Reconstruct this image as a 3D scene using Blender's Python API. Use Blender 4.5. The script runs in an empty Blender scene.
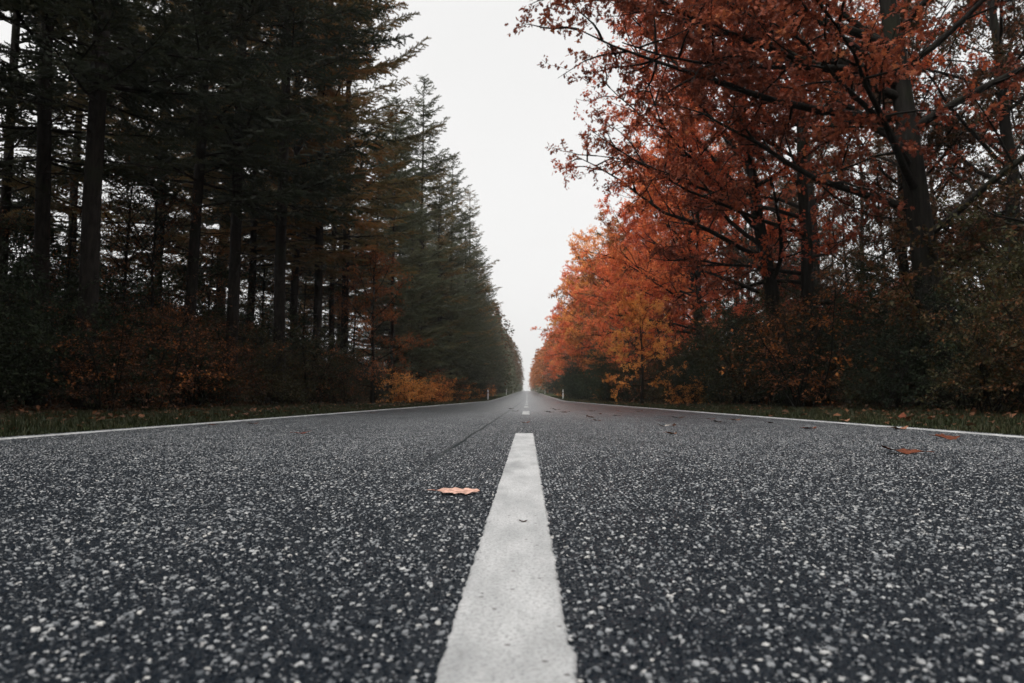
import bpy, math, random
import numpy as np
from mathutils import Vector, Matrix

SC = bpy.context.scene
COL = SC.collection
R = math.radians
rng = np.random.default_rng(7)
random.seed(7)

# ------------------------------------------------------------------ camera maths
F = 700.0
CAM = Vector((0.0195, 0.0, 0.25))
PITCH = math.atan((399 - 341.5) / F)
YAW = math.atan((527 - 512) / F)


def gz(y):
    """road / ground profile: level, then a long gentle climb, then a crest"""
    y = np.asarray(y, dtype=float)
    t = (y - 62.0) / 14.0
    up = 14.0 * np.where(t > 20, t, np.log1p(np.exp(np.minimum(t, 20))))
    t2 = (y - 430.0) / 25.0
    dn = 25.0 * np.where(t2 > 20, t2, np.log1p(np.exp(np.minimum(t2, 20))))
    return 0.0148 * up - 0.0215 * dn - 0.05 * np.exp(-((y - 62) / 12.0) ** 2)


def gz1(y):
    return float(gz(y))


def pix(px, py, z=0.0):
    """point on the level z where the pixel's ray lands"""
    d = Vector((px - 512, F, -(py - 341.5)))
    d = Matrix.Rotation(PITCH, 3, 'X') @ d
    d = Matrix.Rotation(YAW, 3, 'Z') @ d
    t = (z - CAM.z) / d.z
    p = CAM + d * t
    return p.x, p.y


def at(px, X):
    """ground point at lateral position X seen in pixel column px (horizon row)"""
    d = Vector((px - 512, F, -(399 - 341.5)))
    d = Matrix.Rotation(PITCH, 3, 'X') @ d
    d = Matrix.Rotation(YAW, 3, 'Z') @ d
    return X, CAM.y + (X - CAM.x) / d.x * d.y


# ------------------------------------------------------------------ mesh builder
class MB:
    def __init__(self):
        self.v = []; self.n = 0
        self.f = {3: [], 4: []}; self.m = {3: [], 4: []}

    def add(self, v, f, mat=0):
        v = np.asarray(v, dtype=np.float32).reshape(-1, 3)
        f = np.asarray(f, dtype=np.int32)
        k = f.shape[1]
        self.f[k].append(f + self.n)
        self.m[k].append(np.full(len(f), mat, dtype=np.int32))
        self.v.append(v); self.n += len(v)

    def mesh(self, name, mats, smooth=False):
        me = bpy.data.meshes.new(name)
        V = np.concatenate(self.v)
        loops = []; tot = []; mi = []
        for k in (3, 4):
            if self.f[k]:
                a = np.concatenate(self.f[k])
                loops.append(a.ravel()); tot.append(np.full(len(a), k, dtype=np.int32))
                mi.append(np.concatenate(self.m[k]))
        L = np.concatenate(loops); T = np.concatenate(tot); M = np.concatenate(mi)
        me.vertices.add(len(V)); me.vertices.foreach_set('co', V.ravel())
        me.loops.add(len(L)); me.loops.foreach_set('vertex_index', L.astype(np.int32))
        me.polygons.add(len(T))
        st = np.concatenate(([0], np.cumsum(T)[:-1])).astype(np.int32)
        me.polygons.foreach_set('loop_start', st)
        me.polygons.foreach_set('material_index', M)
        if smooth:
            me.polygons.foreach_set('use_smooth', np.ones(len(T), dtype=bool))
        for m in mats:
            me.materials.append(m)
        me.update(calc_edges=True)
        me.validate()
        return me


def obj(name, me, parent=None, loc=None):
    o = bpy.data.objects.new(name, me); COL.objects.link(o)
    if parent: o.parent = parent
    if loc: o.location = loc
    return o


def tag(o, label=None, cat=None, group=None, kind=None):
    if label: o['label'] = label
    if cat: o['category'] = cat
    if group: o['group'] = group
    if kind: o['kind'] = kind
    return o


def unit(a):
    a = np.asarray(a, float)
    return a / (np.linalg.norm(a, axis=-1, keepdims=True) + 1e-9)


def tube(mb, P, rad, sides=6, mat=0):
    P = np.asarray(P, float); rad = np.asarray(rad, float)
    n = len(P)
    T = np.empty_like(P); T[1:-1] = P[2:] - P[:-2]; T[0] = P[1] - P[0]; T[-1] = P[-1] - P[-2]
    T = unit(T)
    ref = np.array([0.31, 0.95, 0.05]) if abs(T[0][2]) > .7 else np.array([0.05, 0.1, 1.0])
    A = unit(np.cross(T, ref)); B = np.cross(T, A)
    th = np.arange(sides) * 2 * math.pi / sides
    V = P[:, None] + rad[:, None, None] * (np.cos(th)[None, :, None] * A[:, None] + np.sin(th)[None, :, None] * B[:, None])
    i = np.arange(n - 1)[:, None]; j = np.arange(sides)[None]
    jn = (j + 1) % sides
    f = np.stack([i * sides + j, i * sides + jn, (i + 1) * sides + jn, (i + 1) * sides + j], -1).reshape(-1, 4)
    mb.add(V.reshape(-1, 3), f, mat)


# ------------------------------------------------------------------ leaf templates (along x, side y, normal z)
def lobed_leaf():
    mid = [(0, 0), (.33, 0), (.62, 0), (1, 0)]
    V = [(x, 0, 0) for x, _ in mid]; Fc = []
    for s in (1, -1):
        b = len(V)
        pts = [(.12, .05), (.26, .27), (.38, .10), (.58, .37), (.66, .12), (.84, .25), (.88, .06)]
        V += [(x, s * y, .30 * y - .10 * x * x) for x, y in pts]
        t = [(0, b, 1), (b, b + 2, 1), (b, b + 1, b + 2), (1, b + 2, 2), (b + 2, b + 4, 2), (b + 2, b + 3, b + 4),
             (2, b + 4, 3), (b + 4, b + 6, 3), (b + 4, b + 5, b + 6)]
        Fc += t
    return np.array(V, float), np.array(Fc)


def plain_leaf(w=.26, fold=.35):
    V = [(0, 0, 0), (.45, w, fold * w), (1, 0, -.06), (.45, -w, fold * w)]
    return np.array(V, float), np.array([(0, 1, 2), (0, 2, 3)])


def scatter_leaves(mb, P, D, N, S, tpl, mat=0):
    """P points, D directions, N rough normals, S sizes"""
    V, Fc = tpl
    D = unit(D); side = unit(np.cross(N, D)); N = np.cross(D, side)
    W = (P[:, None] + S[:, None, None] * (V[None, :, 0:1] * D[:, None] + V[None, :, 1:2] * side[:, None] + V[None, :, 2:3] * N[:, None]))
    n = len(P); k = len(V)
    f = (Fc[None] + (np.arange(n) * k)[:, None, None]).reshape(-1, 3)
    mb.add(W.reshape(-1, 3), f, mat)


# ------------------------------------------------------------------ materials
def mat(name):
    m = bpy.data.materials.new(name); m.use_nodes = True
    nt = m.node_tree; nt.nodes.clear()
    return m, nt


class NT:
    """tiny node helper"""
    def __init__(self, nt): self.nt = nt
    def n(self, t, **kw):
        x = self.nt.nodes.new(t)
        for k, v in kw.items():
            if k.startswith('i_'):
                key = k[2:]; key = int(key) if key.isdigit() else key.replace('_', ' ')
                x.inputs[key].default_value = v
            else: setattr(x, k, v)
        return x
    def l(self, a, b): self.nt.links.new(a, b)
    def math(self, op, a, b=None, c=None, clamp=False):
        x = self.nt.nodes.new('ShaderNodeMath'); x.operation = op; x.use_clamp = clamp
        for i, v in enumerate((a, b, c)):
            if v is None: continue
            if isinstance(v, (int, float)): x.inputs[i].default_value = v
            else: self.l(v, x.inputs[i])
        return x.outputs[0]
    def maprange(self, v, a, b, c, d, smooth=True):
        x = self.nt.nodes.new('ShaderNodeMapRange')
        x.interpolation_type = 'SMOOTHSTEP' if smooth else 'LINEAR'
        for i, q in enumerate((v, a, b, c, d)):
            if isinstance(q, (int, float)): x.inputs[i].default_value = q
            else: self.l(q, x.inputs[i])
        return x.outputs[0]
    def ramp(self, fac, stops, interp='LINEAR'):
        x = self.nt.nodes.new('ShaderNodeValToRGB'); r = x.color_ramp; r.interpolation = interp
        while len(r.elements) < len(stops): r.elements.new(.5)
        for e, (p, c) in zip(r.elements, stops):
            e.position = p; e.color = (*c, 1)
        self.l(fac, x.inputs[0]); return x.outputs[0]
    def mix(self, fac, a, b, mode='MIX'):
        x = self.nt.nodes.new('ShaderNodeMix'); x.data_type = 'RGBA'; x.blend_type = mode
        for s, v in ((x.inputs[0], fac), (x.inputs[6], a), (x.inputs[7], b)):
            if isinstance(v, (int, float)): s.default_value = v
            elif isinstance(v, tuple): s.default_value = (*v, 1)
            else: self.l(v, s)
        return x.outputs[2]
    def noise(self, vec, scale, detail=3, rough=.55):
        x = self.nt.nodes.new('ShaderNodeTexNoise')
        x.inputs['Scale'].default_value = scale; x.inputs['Detail'].default_value = detail
        x.inputs['Roughness'].default_value = rough
        if vec is not None: self.l(vec, x.inputs['Vector'])
        return x


def leaf_material(name, stops, translucent=.35, rough=.55, clump=.55, wi=.5, wn=.35, wo=.35, spec=.14):
    m, nt = mat(name); g = NT(nt)
    geo = g.n('ShaderNodeNewGeometry'); oi = g.n('ShaderNodeObjectInfo'); tc = g.n('ShaderNodeTexCoord')
    nz = g.noise(tc.outputs['Object'], clump, 2)
    a = g.math('MULTIPLY', geo.outputs['Random Per Island'], wi)
    b = g.math('MULTIPLY_ADD', g.math('SUBTRACT', nz.outputs[0], .5), wn * 3, a)
    c = g.math('MULTIPLY_ADD', oi.outputs['Random'], wo, b)
    fac = g.math('SUBTRACT', c, (wi + wo) / 2 - .5, clamp=True)
    col = g.ramp(fac, stops)
    bs = g.n('ShaderNodeBsdfPrincipled'); g.l(col, bs.inputs['Base Color'])
    bs.inputs['Roughness'].default_value = rough; bs.inputs['Specular IOR Level'].default_value = spec
    tr = g.n('ShaderNodeBsdfTranslucent'); g.l(col, tr.inputs['Color'])
    mx = g.n('ShaderNodeMixShader'); mx.inputs[0].default_value = translucent
    g.l(bs.outputs[0], mx.inputs[1]); g.l(tr.outputs[0], mx.inputs[2])
    out = g.n('ShaderNodeOutputMaterial'); g.l(mx.outputs[0], out.inputs[0])
    return m


def bark_material(name, c1, c2, sx=9.0, sz=1.3):
    m, nt = mat(name); g = NT(nt)
    tc = g.n('ShaderNodeTexCoord'); mp = g.n('ShaderNodeMapping'); mp.inputs['Scale'].default_value = (sx, sx, sz)
    g.l(tc.outputs['Object'], mp.inputs[0])
    nz = g.noise(mp.outputs[0], 1.6, 6, .65)
    big = g.noise(tc.outputs['Object'], .7, 3)
    col = g.ramp(nz.outputs[0], [(.3, c1), (.62, c2)])
    moss = g.maprange(big.outputs[0], .52, .7, 0, .55)
    col = g.mix(moss, col, (.020, .024, .013))
    bs = g.n('ShaderNodeBsdfPrincipled'); g.l(col, bs.inputs['Base Color']); bs.inputs['Roughness'].default_value = .9; bs.inputs['Specular IOR Level'].default_value = .08
    bp = g.n('ShaderNodeBump'); bp.inputs['Strength'].default_value = .8; bp.inputs['Distance'].default_value = .03
    g.l(nz.outputs[0], bp.inputs['Height']); g.l(bp.outputs[0], bs.inputs['Normal'])
    out = g.n('ShaderNodeOutputMaterial'); g.l(bs.outputs[0], out.inputs[0])
    return m


M = {}
M['red_leaf'] = leaf_material('red_orange_foliage', [(0, (.24, .043, .024)), (.35, (.51, .104, .044)), (.65, (.70, .18, .064)), (1, (.76, .29, .095))], translucent=.5)
M['maroon_leaf'] = leaf_material('maroon_foliage', [(0, (.06, .020, .014)), (.4, (.16, .040, .022)), (.75, (.34, .088, .040)), (1, (.52, .18, .065))], translucent=.35)
M['orange_leaf'] = leaf_material('amber_foliage', [(0, (.42, .12, .04)), (.4, (.64, .23, .065)), (.75, (.72, .33, .085)), (1, (.76, .42, .12))], translucent=.45)
M['brown_leaf'] = leaf_material('rust_brown_foliage', [(0, (.09, .038, .02)), (.4, (.22, .078, .03)), (.7, (.38, .13, .038)), (1, (.48, .20, .055))], translucent=.45)
M['rust_leaf'] = leaf_material('rust_understorey_foliage', [(0, (.03, .016, .010)), (.45, (.10, .040, .017)), (.75, (.34, .12, .034)), (1, (.62, .25, .06))], translucent=.4)
M['umber_leaf'] = leaf_material('umber_foliage', [(0, (.028, .022, .012)), (.45, (.07, .042, .02)), (.75, (.17, .062, .028)), (1, (.30, .10, .04))], translucent=.35, spec=.12)
M['mixed_leaf'] = leaf_material('brown_green_foliage', [(0, (.03, .038, .016)), (.45, (.06, .05, .02)), (.75, (.12, .05, .02)), (1, (.2, .07, .025))])
M['green_leaf'] = leaf_material('dark_green_foliage', [(0, (.012, .019, .011)), (.5, (.024, .034, .018)), (.85, (.046, .054, .026)), (1, (.10, .075, .03))], translucent=.22, rough=.65, spec=.08)
M['needle'] = leaf_material('dark_needles', [(0, (.024, .031, .02)), (.5, (.046, .056, .032)), (1, (.09, .088, .044))], translucent=.2, wi=.3, spec=.2)
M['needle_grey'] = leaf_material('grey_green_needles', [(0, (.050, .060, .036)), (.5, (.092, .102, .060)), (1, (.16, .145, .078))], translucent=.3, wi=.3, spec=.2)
M['needle_gold'] = leaf_material('olive_brown_needles', [(0, (.075, .07, .038)), (.45, (.16, .125, .055)), (.8, (.28, .15, .058)), (1, (.40, .17, .06))], translucent=.35, wi=.35, wn=.5)
M['litter'] = leaf_material('litter_leaves', [(0, (.04, .02, .012)), (.4, (.09, .038, .018)), (.75, (.16, .065, .028)), (1, (.26, .14, .07))], translucent=.1)
M['grass'] = leaf_material('verge_grass', [(0, (.010, .015, .006)), (.5, (.020, .027, .010)), (.8, (.042, .040, .018)), (1, (.095, .07, .04))], translucent=.2, clump=.8)
M['bark_c'] = bark_material('conifer_bark', (.007, .006, .0055), (.026, .021, .018), 10, 2.2)
M['bark_o'] = bark_material('broadleaf_bark', (.006, .0055, .005), (.022, .019, .016), 9, 1.1)

# ------------------------------------------------------------------ tree generators
def curve(p0, d0, length, n, wob, up, rg):
    """polyline from p0 along d0, bending by `up` towards +z"""
    P = [np.array(p0, float)]; d = unit(np.array(d0, float)); st = length / (n - 1)
    for i in range(n - 1):
        d = unit(d + rg.normal(0, wob, 3) + np.array([0, 0, up]))
        P.append(P[-1] + d * st)
    return np.array(P)


def lerp_at(P, t):
    x = t * (len(P) - 1); i = min(int(x), len(P) - 2); f = x - i
    return P[i] * (1 - f) + P[i + 1] * f, unit(P[i + 1] - P[i])


def broadleaf(seed, H=17., r0=.26, lean=(0, 0), spread=6.5, first=.2, nl=24, leaf=.13, per=15, tpl='lobed', matl='red_leaf',
              dens=1.0, bias=None, low=.55, tw=6, extra=()):
    """tapered trunk with limbs (part trunk) and a crown of twigs and leaves (part crown)"""
    rg = np.random.default_rng(seed)
    tk = MB(); cr = MB()
    n = 12
    zs = np.linspace(0, 1, n)
    wx = np.cumsum(rg.normal(0, .055, n)) * H * .06; wy = np.cumsum(rg.normal(0, .055, n)) * H * .06
    P = np.stack([lean[0] * zs * H + wx - wx[0], lean[1] * zs * H + wy - wy[0], zs * H * .93 - .15], 1)
    rad = r0 * (1 - zs * .9) ** .8 + .015; rad[0] *= 1.45; rad[1] *= 1.05
    tube(tk, P, rad, 10)
    LP = []; LD = []; LS = []
    for k in range(nl + len(extra)):
        t = min(.98, first + (1 - first) * ((k + rg.random() * .6) / nl) ** .9)
        p, td = lerp_at(P, min(t, .99))
        az = k * 2.399 + rg.normal(0, .35)
        if bias is not None and rg.random() < .35:
            az = bias + rg.normal(0, .4)
        prof = (low + (1 - low) * math.sin(math.pi * min(1, (t - first) / (1 - first) * 1.1 + .15))) if t < .75 else (1 - (t - .75) * 2.6)
        L = spread * max(.22, prof) * rg.uniform(.8, 1.15)
        el = R(12 + 50 * (t - first) / (1 - first) + rg.normal(0, 7))
        d = np.array([math.cos(az) * math.cos(el), math.sin(az) * math.cos(el), math.sin(el)])
        lr = min(.42 * np.interp(t, zs, rad), .013 * L + .015)
        if k >= nl:
            t, az, el, L = extra[k - nl]; p, td = lerp_at(P, t); el = R(el)
            d = np.array([math.cos(az) * math.cos(el), math.sin(az) * math.cos(el), math.sin(el)]); lr = .014 * L
        B = curve(p, d, L, 9, .10 if k < nl else .05, .012, rg)
        tube(tk, B, np.linspace(lr, .012, 9), 6)
        ns = max(4, int(L * 1.55 * dens))
        for j in range(ns):
            u = .22 + .78 * (j + rg.random()) / ns
            q, bd = lerp_at(B, min(u, .995))
            sd = unit(bd * .6 + rg.normal(0, .75, 3) * np.array([1, 1, .55]) + [0, 0, .12])
            SL = L * .33 * (1.15 - u * .55) * rg.uniform(.7, 1.2)
            S = curve(q, sd, SL, 6, .17, -.015, rg)
            tube(tk, S, np.linspace(max(.012, lr * .34), .006, 6), 4)
            for w in range(tw):
                v = .2 + .8 * (w + rg.random()) / tw
                a, sd2 = lerp_at(S, min(v, .995))
                wd = unit(sd2 * .5 + rg.normal(0, .7, 3) * np.array([1, 1, .6]))
                WL = rg.uniform(.35, .8)
                W = curve(a, wd, WL, 4, .2, -.03, rg)
                tube(cr, W, np.linspace(.006, .003, 4), 3, 1)
                c = rg.poisson(per)
                if c == 0: continue
                tt = rg.random(c) ** .7 * 3
                ii = np.minimum(tt.astype(int), 2); ff = (tt - ii)[:, None]
                pp = W[ii] * (1 - ff) + W[ii + 1] * ff + rg.normal(0, .05, (c, 3))
                LP.append(pp); LD.append(wd[None] * .5 + rg.normal(0, .6, (c, 3)) + np.array([0, 0, -.35]))
                LS.append(leaf * rg.uniform(.6, 1.2, c))
    LP = np.concatenate(LP); LD = np.concatenate(LD); LS = np.concatenate(LS); print('leaves', seed, len(LP))
    N = rg.normal(0, .55, LP.shape) + np.array([0, 0, 1.0])
    scatter_leaves(cr, LP, LD, N, LS, lobed_leaf() if tpl == 'lobed' else plain_leaf(), 0)
    return tk.mesh('broadleaf_trunk', [M['bark_o']], True), cr.mesh('broadleaf_crown', [M[matl], M['bark_o']])


def conifer(seed, H=22., r0=.16, base=4.0, L0=4.2, matl='needle', step=.5, nb=5, lean=(0, 0), dead=True, droop=.0, needle=.045,
            twig_gap=.13, miss=.1, flare=1.0, jz=.22, lv=(.62, 1.18)):
    rg = np.random.default_rng(seed)
    tk = MB(); cr = MB()
    n = 14; zs = np.linspace(0, 1, n)
    wx = np.cumsum(rg.normal(0, .02, n)) * H * .05; wy = np.cumsum(rg.normal(0, .02, n)) * H * .05
    P = np.stack([lean[0] * zs * H + wx - wx[0], lean[1] * zs * H + wy - wy[0], zs * H - .15], 1)
    rad = r0 * (1 - zs) ** .75 + .012; rad[0] *= 1.35
    tube(tk, P, rad, 10)
    if dead:
        z = 1.6
        while z < base + 1.5:
            p, _ = lerp_at(P, z / H)
            az = rg.random() * 6.283; el = R(rg.uniform(-18, 14)); L = rg.uniform(.5, 2.6)
            d = np.array([math.cos(az) * math.cos(el), math.sin(az) * math.cos(el), math.sin(el)])
            B = curve(p, d, L, 6, .08, -.01, rg); tube(tk, B, np.linspace(.018, .004, 6), 4)
            for j in range(int(L * 3)):
                q, bd = lerp_at(B, rg.uniform(.3, .98))
                tube(tk, curve(q, unit(bd + rg.normal(0, .8, 3)), rg.uniform(.15, .6), 4, .2, 0, rg), np.linspace(.006, .003, 4), 3)
            z += rg.uniform(.12, .35)
    TP = []; TD = []; TL = []
    z = base
    while z < H - .3:
        rel = (z - base) / (H - base)
        Lm = L0 * (1 - rel) ** .6 * (0.65 + .35 * min(1, rel * 6)) * flare + .25
        for b in range(nb):
            if rg.random() < miss: continue
            zz = z + rg.uniform(-jz, jz); p, _ = lerp_at(P, min(.995, zz / H))
            az = rg.random() * 6.283
            L = Lm * rg.uniform(*lv)
            el = R(rg.uniform(-14, 6) + rel * 38 - droop)
            d = np.array([math.cos(az) * math.cos(el), math.sin(az) * math.cos(el), math.sin(el)])
            B = curve(p, d, L, 8, .045, .045, rg)
            tube(tk, B, np.linspace(.012 + .0075 * L, .004, 8), 4)
            ns = max(5, int(L / twig_gap))
            for j in range(ns):
                u = .16 + .84 * (j + rg.random()) / ns
                q, bd = lerp_at(B, min(u, .995))
                side = unit(np.cross(bd, [0, 0, 1.0])) * (1 if j % 2 else -1)
                td = unit(bd * rg.uniform(.45, .9) + side * rg.uniform(.5, 1.0) + np.array([0, 0, rg.uniform(-.35, .15)]))
                tl = (.28 + .40 * L * .32 * (1.1 - u)) * rg.uniform(.6, 1.25) + .08
                TP.append(q); TD.append(td); TL.append(tl)
                if tl > .4:       # side sprays
                    for e in (1, -1):
                        vv = rg.uniform(.3, .7)
                        TP.append(q + td * tl * vv); TD.append(unit(td * .8 + np.cross(td, [0, 0, 1.]) * e * .7 + [0, 0, rg.uniform(-.3, .05)])); TL.append(tl * .55)
        z += step * rg.uniform(.75, 1.25)
    TP = np.array(TP); TD = unit(np.array(TD)); TL = np.array(TL)
    # every twig is a little feather: a thin rod of two blades and rows of needles, joined in one island
    K = 6
    A = unit(np.cross(TD, [0, 0, 1.0]) + rg.normal(0, .2, TD.shape)); U = np.cross(A, TD)
    nt_ = len(TP)
    sag = -.10 * TL[:, None, None] * (np.linspace(0, 1, K + 1)[None, :, None] ** 2) * np.array([0, 0, 1.0])
    spine = TP[:, None] + TD[:, None] * (TL[:, None] * np.linspace(0, 1, K + 1)[None])[..., None] + sag      # nt,K+1,3
    V = [spine]
    nl = np.clip(needle * (.7 + TL), .03, .075)
    for s, up in ((1, .15), (-1, .15), (.35, 1.0)):
        tipv = (spine[:, :-1] + spine[:, 1:]) / 2 + (A[:, None] * s + U[:, None] * up + TD[:, None] * .75) * nl[:, None, None] * rg.uniform(.7, 1.25, (nt_, K, 1))
        V.append(tipv)
    V = np.concatenate(V, 1); kv = V.shape[1]
    fc = []
    for r_ in range(3):
        for i in range(K):
            fc.append((i, i + 1, K + 1 + r_ * K + i))
    fc = np.array(fc)
    f = (fc[None] + (np.arange(nt_) * kv)[:, None, None]).reshape(-1, 3)
    cr.add(V.reshape(-1, 3), f, 0)
    return tk.mesh('conifer_trunk', [M['bark_c']], True), cr.mesh('conifer_crown', [M[matl]])


def shrub(seed, H=3., spread=1.6, stems=9, leaf=.06, per=14, matl='green_leaf', flat=False, sparse=1.0):
    rg = np.random.default_rng(seed); tk = MB(); cr = MB(); LP = []; LD = []; LS = []
    for k in range(stems):
        az = rg.random() * 6.283; el = R(rg.uniform(40, 86)); L = H * rg.uniform(.65, 1.1)
        d = np.array([math.cos(az) * math.cos(el), math.sin(az) * math.cos(el), math.sin(el)])
        B = curve([rg.normal(0, .15), rg.normal(0, .15), -.05], d, L, 8, .09, .01, rg)
        tube(tk, B, np.linspace(.022 * H / 3, .005, 8), 5)
        nb = int(10 * H / 3 * sparse) + 3
        for j in range(nb):
            u = .12 + .88 * (j + rg.random()) / nb
            q, bd = lerp_at(B, min(u, .99))
            az2 = rg.random() * 6.283
            sd = unit(np.array([math.cos(az2), math.sin(az2), rg.uniform(-.05, .25) if flat else rg.uniform(-.2, .8)]))
            SL = spread * rg.uniform(.35, .8) * (1.15 - .6 * u)
            S = curve(q, sd, SL, 6, .12, -.01, rg); tube(tk, S, np.linspace(.008, .003, 6), 3)
            for w in range(5):
                a, sd2 = lerp_at(S, min(.99, .15 + .85 * (w + rg.random()) / 5))
                wd = unit(sd2 * .7 + rg.normal(0, .6, 3) * np.array([1, 1, .25 if flat else .7])); WL = rg.uniform(.2, .5)
                W = curve(a, wd, WL, 3, .15, 0, rg); tube(cr, W, np.array([.004, .003, .002]), 3, 1)
                c = rg.poisson(per)
                if not c: continue
                tt = rg.random(c)[:, None]
                LP.append(W[0] + (W[2] - W[0]) * tt + rg.normal(0, .03, (c, 3)))
                LD.append(wd[None] * .7 + rg.normal(0, .6, (c, 3)) + [0, 0, -.15]); LS.append(leaf * rg.uniform(.6, 1.25, c))
    LP = np.concatenate(LP); LD = np.concatenate(LD); LS = np.concatenate(LS); print('leaves', seed, len(LP))
    N = rg.normal(0, .35 if flat else .6, LP.shape) + [0, 0, 1.]
    scatter_leaves(cr, LP, LD, N, LS, plain_leaf(.3), 0)
    return tk.mesh('shrub_stems', [M['bark_o']], True), cr.mesh('shrub_leaves', [M[matl], M['bark_o']])


# ------------------------------------------------------------------ prototypes (mesh data shared by the copies)
PROTO = {}
def proto(key, fn): PROTO[key] = fn

proto('conA', conifer(11, H=29, r0=.19, base=6.6, L0=5.2, matl='needle', nb=5, miss=.42, step=.60, twig_gap=.14, needle=.06))
proto('conB', conifer(12, H=26, r0=.16, base=6.0, L0=4.6, matl='needle', nb=5, miss=.40, step=.62, needle=.06, lean=(.012, .01)))
proto('conC', conifer(13, H=26, r0=.16, base=5.8, L0=4.8, matl='needle_gold', nb=4, miss=.3, step=.6, needle=.06, droop=4))
proto('sprA', conifer(14, H=24, r0=.17, base=1.0, L0=4.4, matl='needle_grey', nb=6, miss=.10, step=.72, dead=False, droop=8, twig_gap=.11, needle=.06, jz=.10, lv=(.45, 1.25)))
proto('sprB', conifer(15, H=18, r0=.15, base=.8, L0=3.8, matl='needle_grey', nb=6, miss=.10, step=.66, dead=False, droop=5, twig_gap=.11, needle=.06, jz=.10, lv=(.45, 1.25)))
proto('oakA', broadleaf(21, H=16, r0=.30, spread=7.6, nl=28, first=.22, lean=(-.09, .02), matl='red_leaf', bias=math.pi, per=20, dens=1.3))
proto('oakE', broadleaf(29, H=16, r0=.30, spread=7.0, nl=26, first=.24, lean=(-.09, .0), matl='maroon_leaf', bias=math.pi, per=20, dens=1.3,
      extra=((.44, 3.10, 12, 7.6), (.47, 3.35, 14, 7.4), (.51, 2.95, 14, 7.6), (.55, 3.2, 20, 7.4), (.5, 3.6, 10, 6.6))))
proto('oakF', broadleaf(30, H=17, r0=.24, spread=6.8, nl=26, first=.2, lean=(-.05, -.02), matl='umber_leaf', bias=math.pi, per=21, dens=1.2))
proto('oakB', broadleaf(22, H=17, r0=.22, spread=7.0, nl=27, first=.2, lean=(-.05, -.02), matl='red_leaf', bias=math.pi, per=20, dens=1.3))
proto('oakC', broadleaf(23, H=15, r0=.19, spread=6.2, nl=24, first=.24, lean=(-.06, 0), tpl='plain', leaf=.17, per=20, matl='red_leaf', bias=math.pi, low=.65))
proto('oakD', broadleaf(24, H=13, r0=.16, spread=5.6, nl=24, first=.22, lean=(-.07, 0), tpl='plain', leaf=.17, per=20, matl='red_leaf', bias=math.pi, low=.65))
proto('amber', broadleaf(25, H=8.5, r0=.11, spread=3.4, nl=20, first=.2, tpl='plain', leaf=.15, per=20, matl='orange_leaf', low=.9))
proto('dark', broadleaf(26, H=14, r0=.17, spread=4.8, nl=24, first=.12, tpl='plain', leaf=.10, per=13, matl='mixed_leaf', low=.8))
proto('beech', broadleaf(27, H=9, r0=.08, spread=3.0, nl=22, first=.14, tpl='plain', leaf=.085, per=9, matl='rust_leaf', low=.9))
proto('coppertree', broadleaf(28, H=7.6, r0=.08, spread=2.6, nl=24, first=.14, tpl='plain', leaf=.10, per=15, matl='brown_leaf', low=.9))
proto('bushA', shrub(31, H=3.6, spread=2.0, stems=11, per=13, matl='green_leaf', leaf=.075))
proto('bushB', shrub(32, H=2.6, spread=1.8, stems=10, per=13, matl='green_leaf', leaf=.065))
proto('copper', shrub(33, H=2.8, spread=1.9, stems=6, per=7, matl='rust_leaf', leaf=.075, flat=True))
proto('amberbush', shrub(34, H=1.5, spread=1.1, stems=7, per=9, matl='orange_leaf', leaf=.07, flat=True, sparse=1.2))
proto('bramble', shrub(35, H=1.0, spread=1.3, stems=12, per=8, matl='mixed_leaf', leaf=.06))

def recolour(key, matl):
    tkm, crm = PROTO[key]; c = crm.copy(); c.materials[0] = M[matl]
    return tkm, c


proto('oakCo', recolour('oakC', 'orange_leaf')); proto('oakDm', recolour('oakD', 'brown_leaf')); proto('oakBm', recolour('oakB', 'maroon_leaf'))
proto('conAg', recolour('conA', 'needle_gold')); proto('bushAm', recolour('bushA', 'mixed_leaf')); proto('bushBm', recolour('bushB', 'mixed_leaf'))
proto('oakDo', recolour('oakD', 'orange_leaf'))
NAMES = dict(con=('conifer_tree', 'conifer', ('trunk', 'crown')), broad=('broadleaf_tree', 'tree', ('trunk', 'crown')),
             bush=('shrub', 'shrub', ('stems', 'foliage')), sap=('young_tree', 'young tree', ('trunk', 'crown')))


def plant(kind, key, x, y, label, group=None, rz=None, s=1.0, sz=None, tilt=(0, 0)):
    nm, cat, parts = NAMES[kind]
    o = bpy.data.objects.new(nm, None); COL.objects.link(o)
    o.empty_display_size = .3
    o.location = (x, y, gz1(y) - .02)
    o.rotation_euler = (tilt[0], tilt[1], random.uniform(0, 6.283) if rz is None else rz)
    o.scale = (s, s, sz if sz else s)
    tag(o, label, cat, group)
    for pn, me in zip(parts, PROTO[key]):
        c = bpy.data.objects.new(pn, me); COL.objects.link(c); c.parent = o
    return o


# ------------------------------------------------------------------ ground, road, markings
def sheet(name, xs, ys, zfun, mats, smooth=True):
    X, Y = np.meshgrid(xs, ys); Z = zfun(X, Y)
    V = np.stack([X, Y, Z], -1).reshape(-1, 3)
    nx = len(xs); ny = len(ys)
    i = np.arange(ny - 1)[:, None] * nx + np.arange(nx - 1)[None]
    f = np.stack([i, i + 1, i + nx + 1, i + nx], -1).reshape(-1, 4)
    mb = MB(); mb.add(V, f)
    return mb.mesh(name, mats, smooth)


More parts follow.
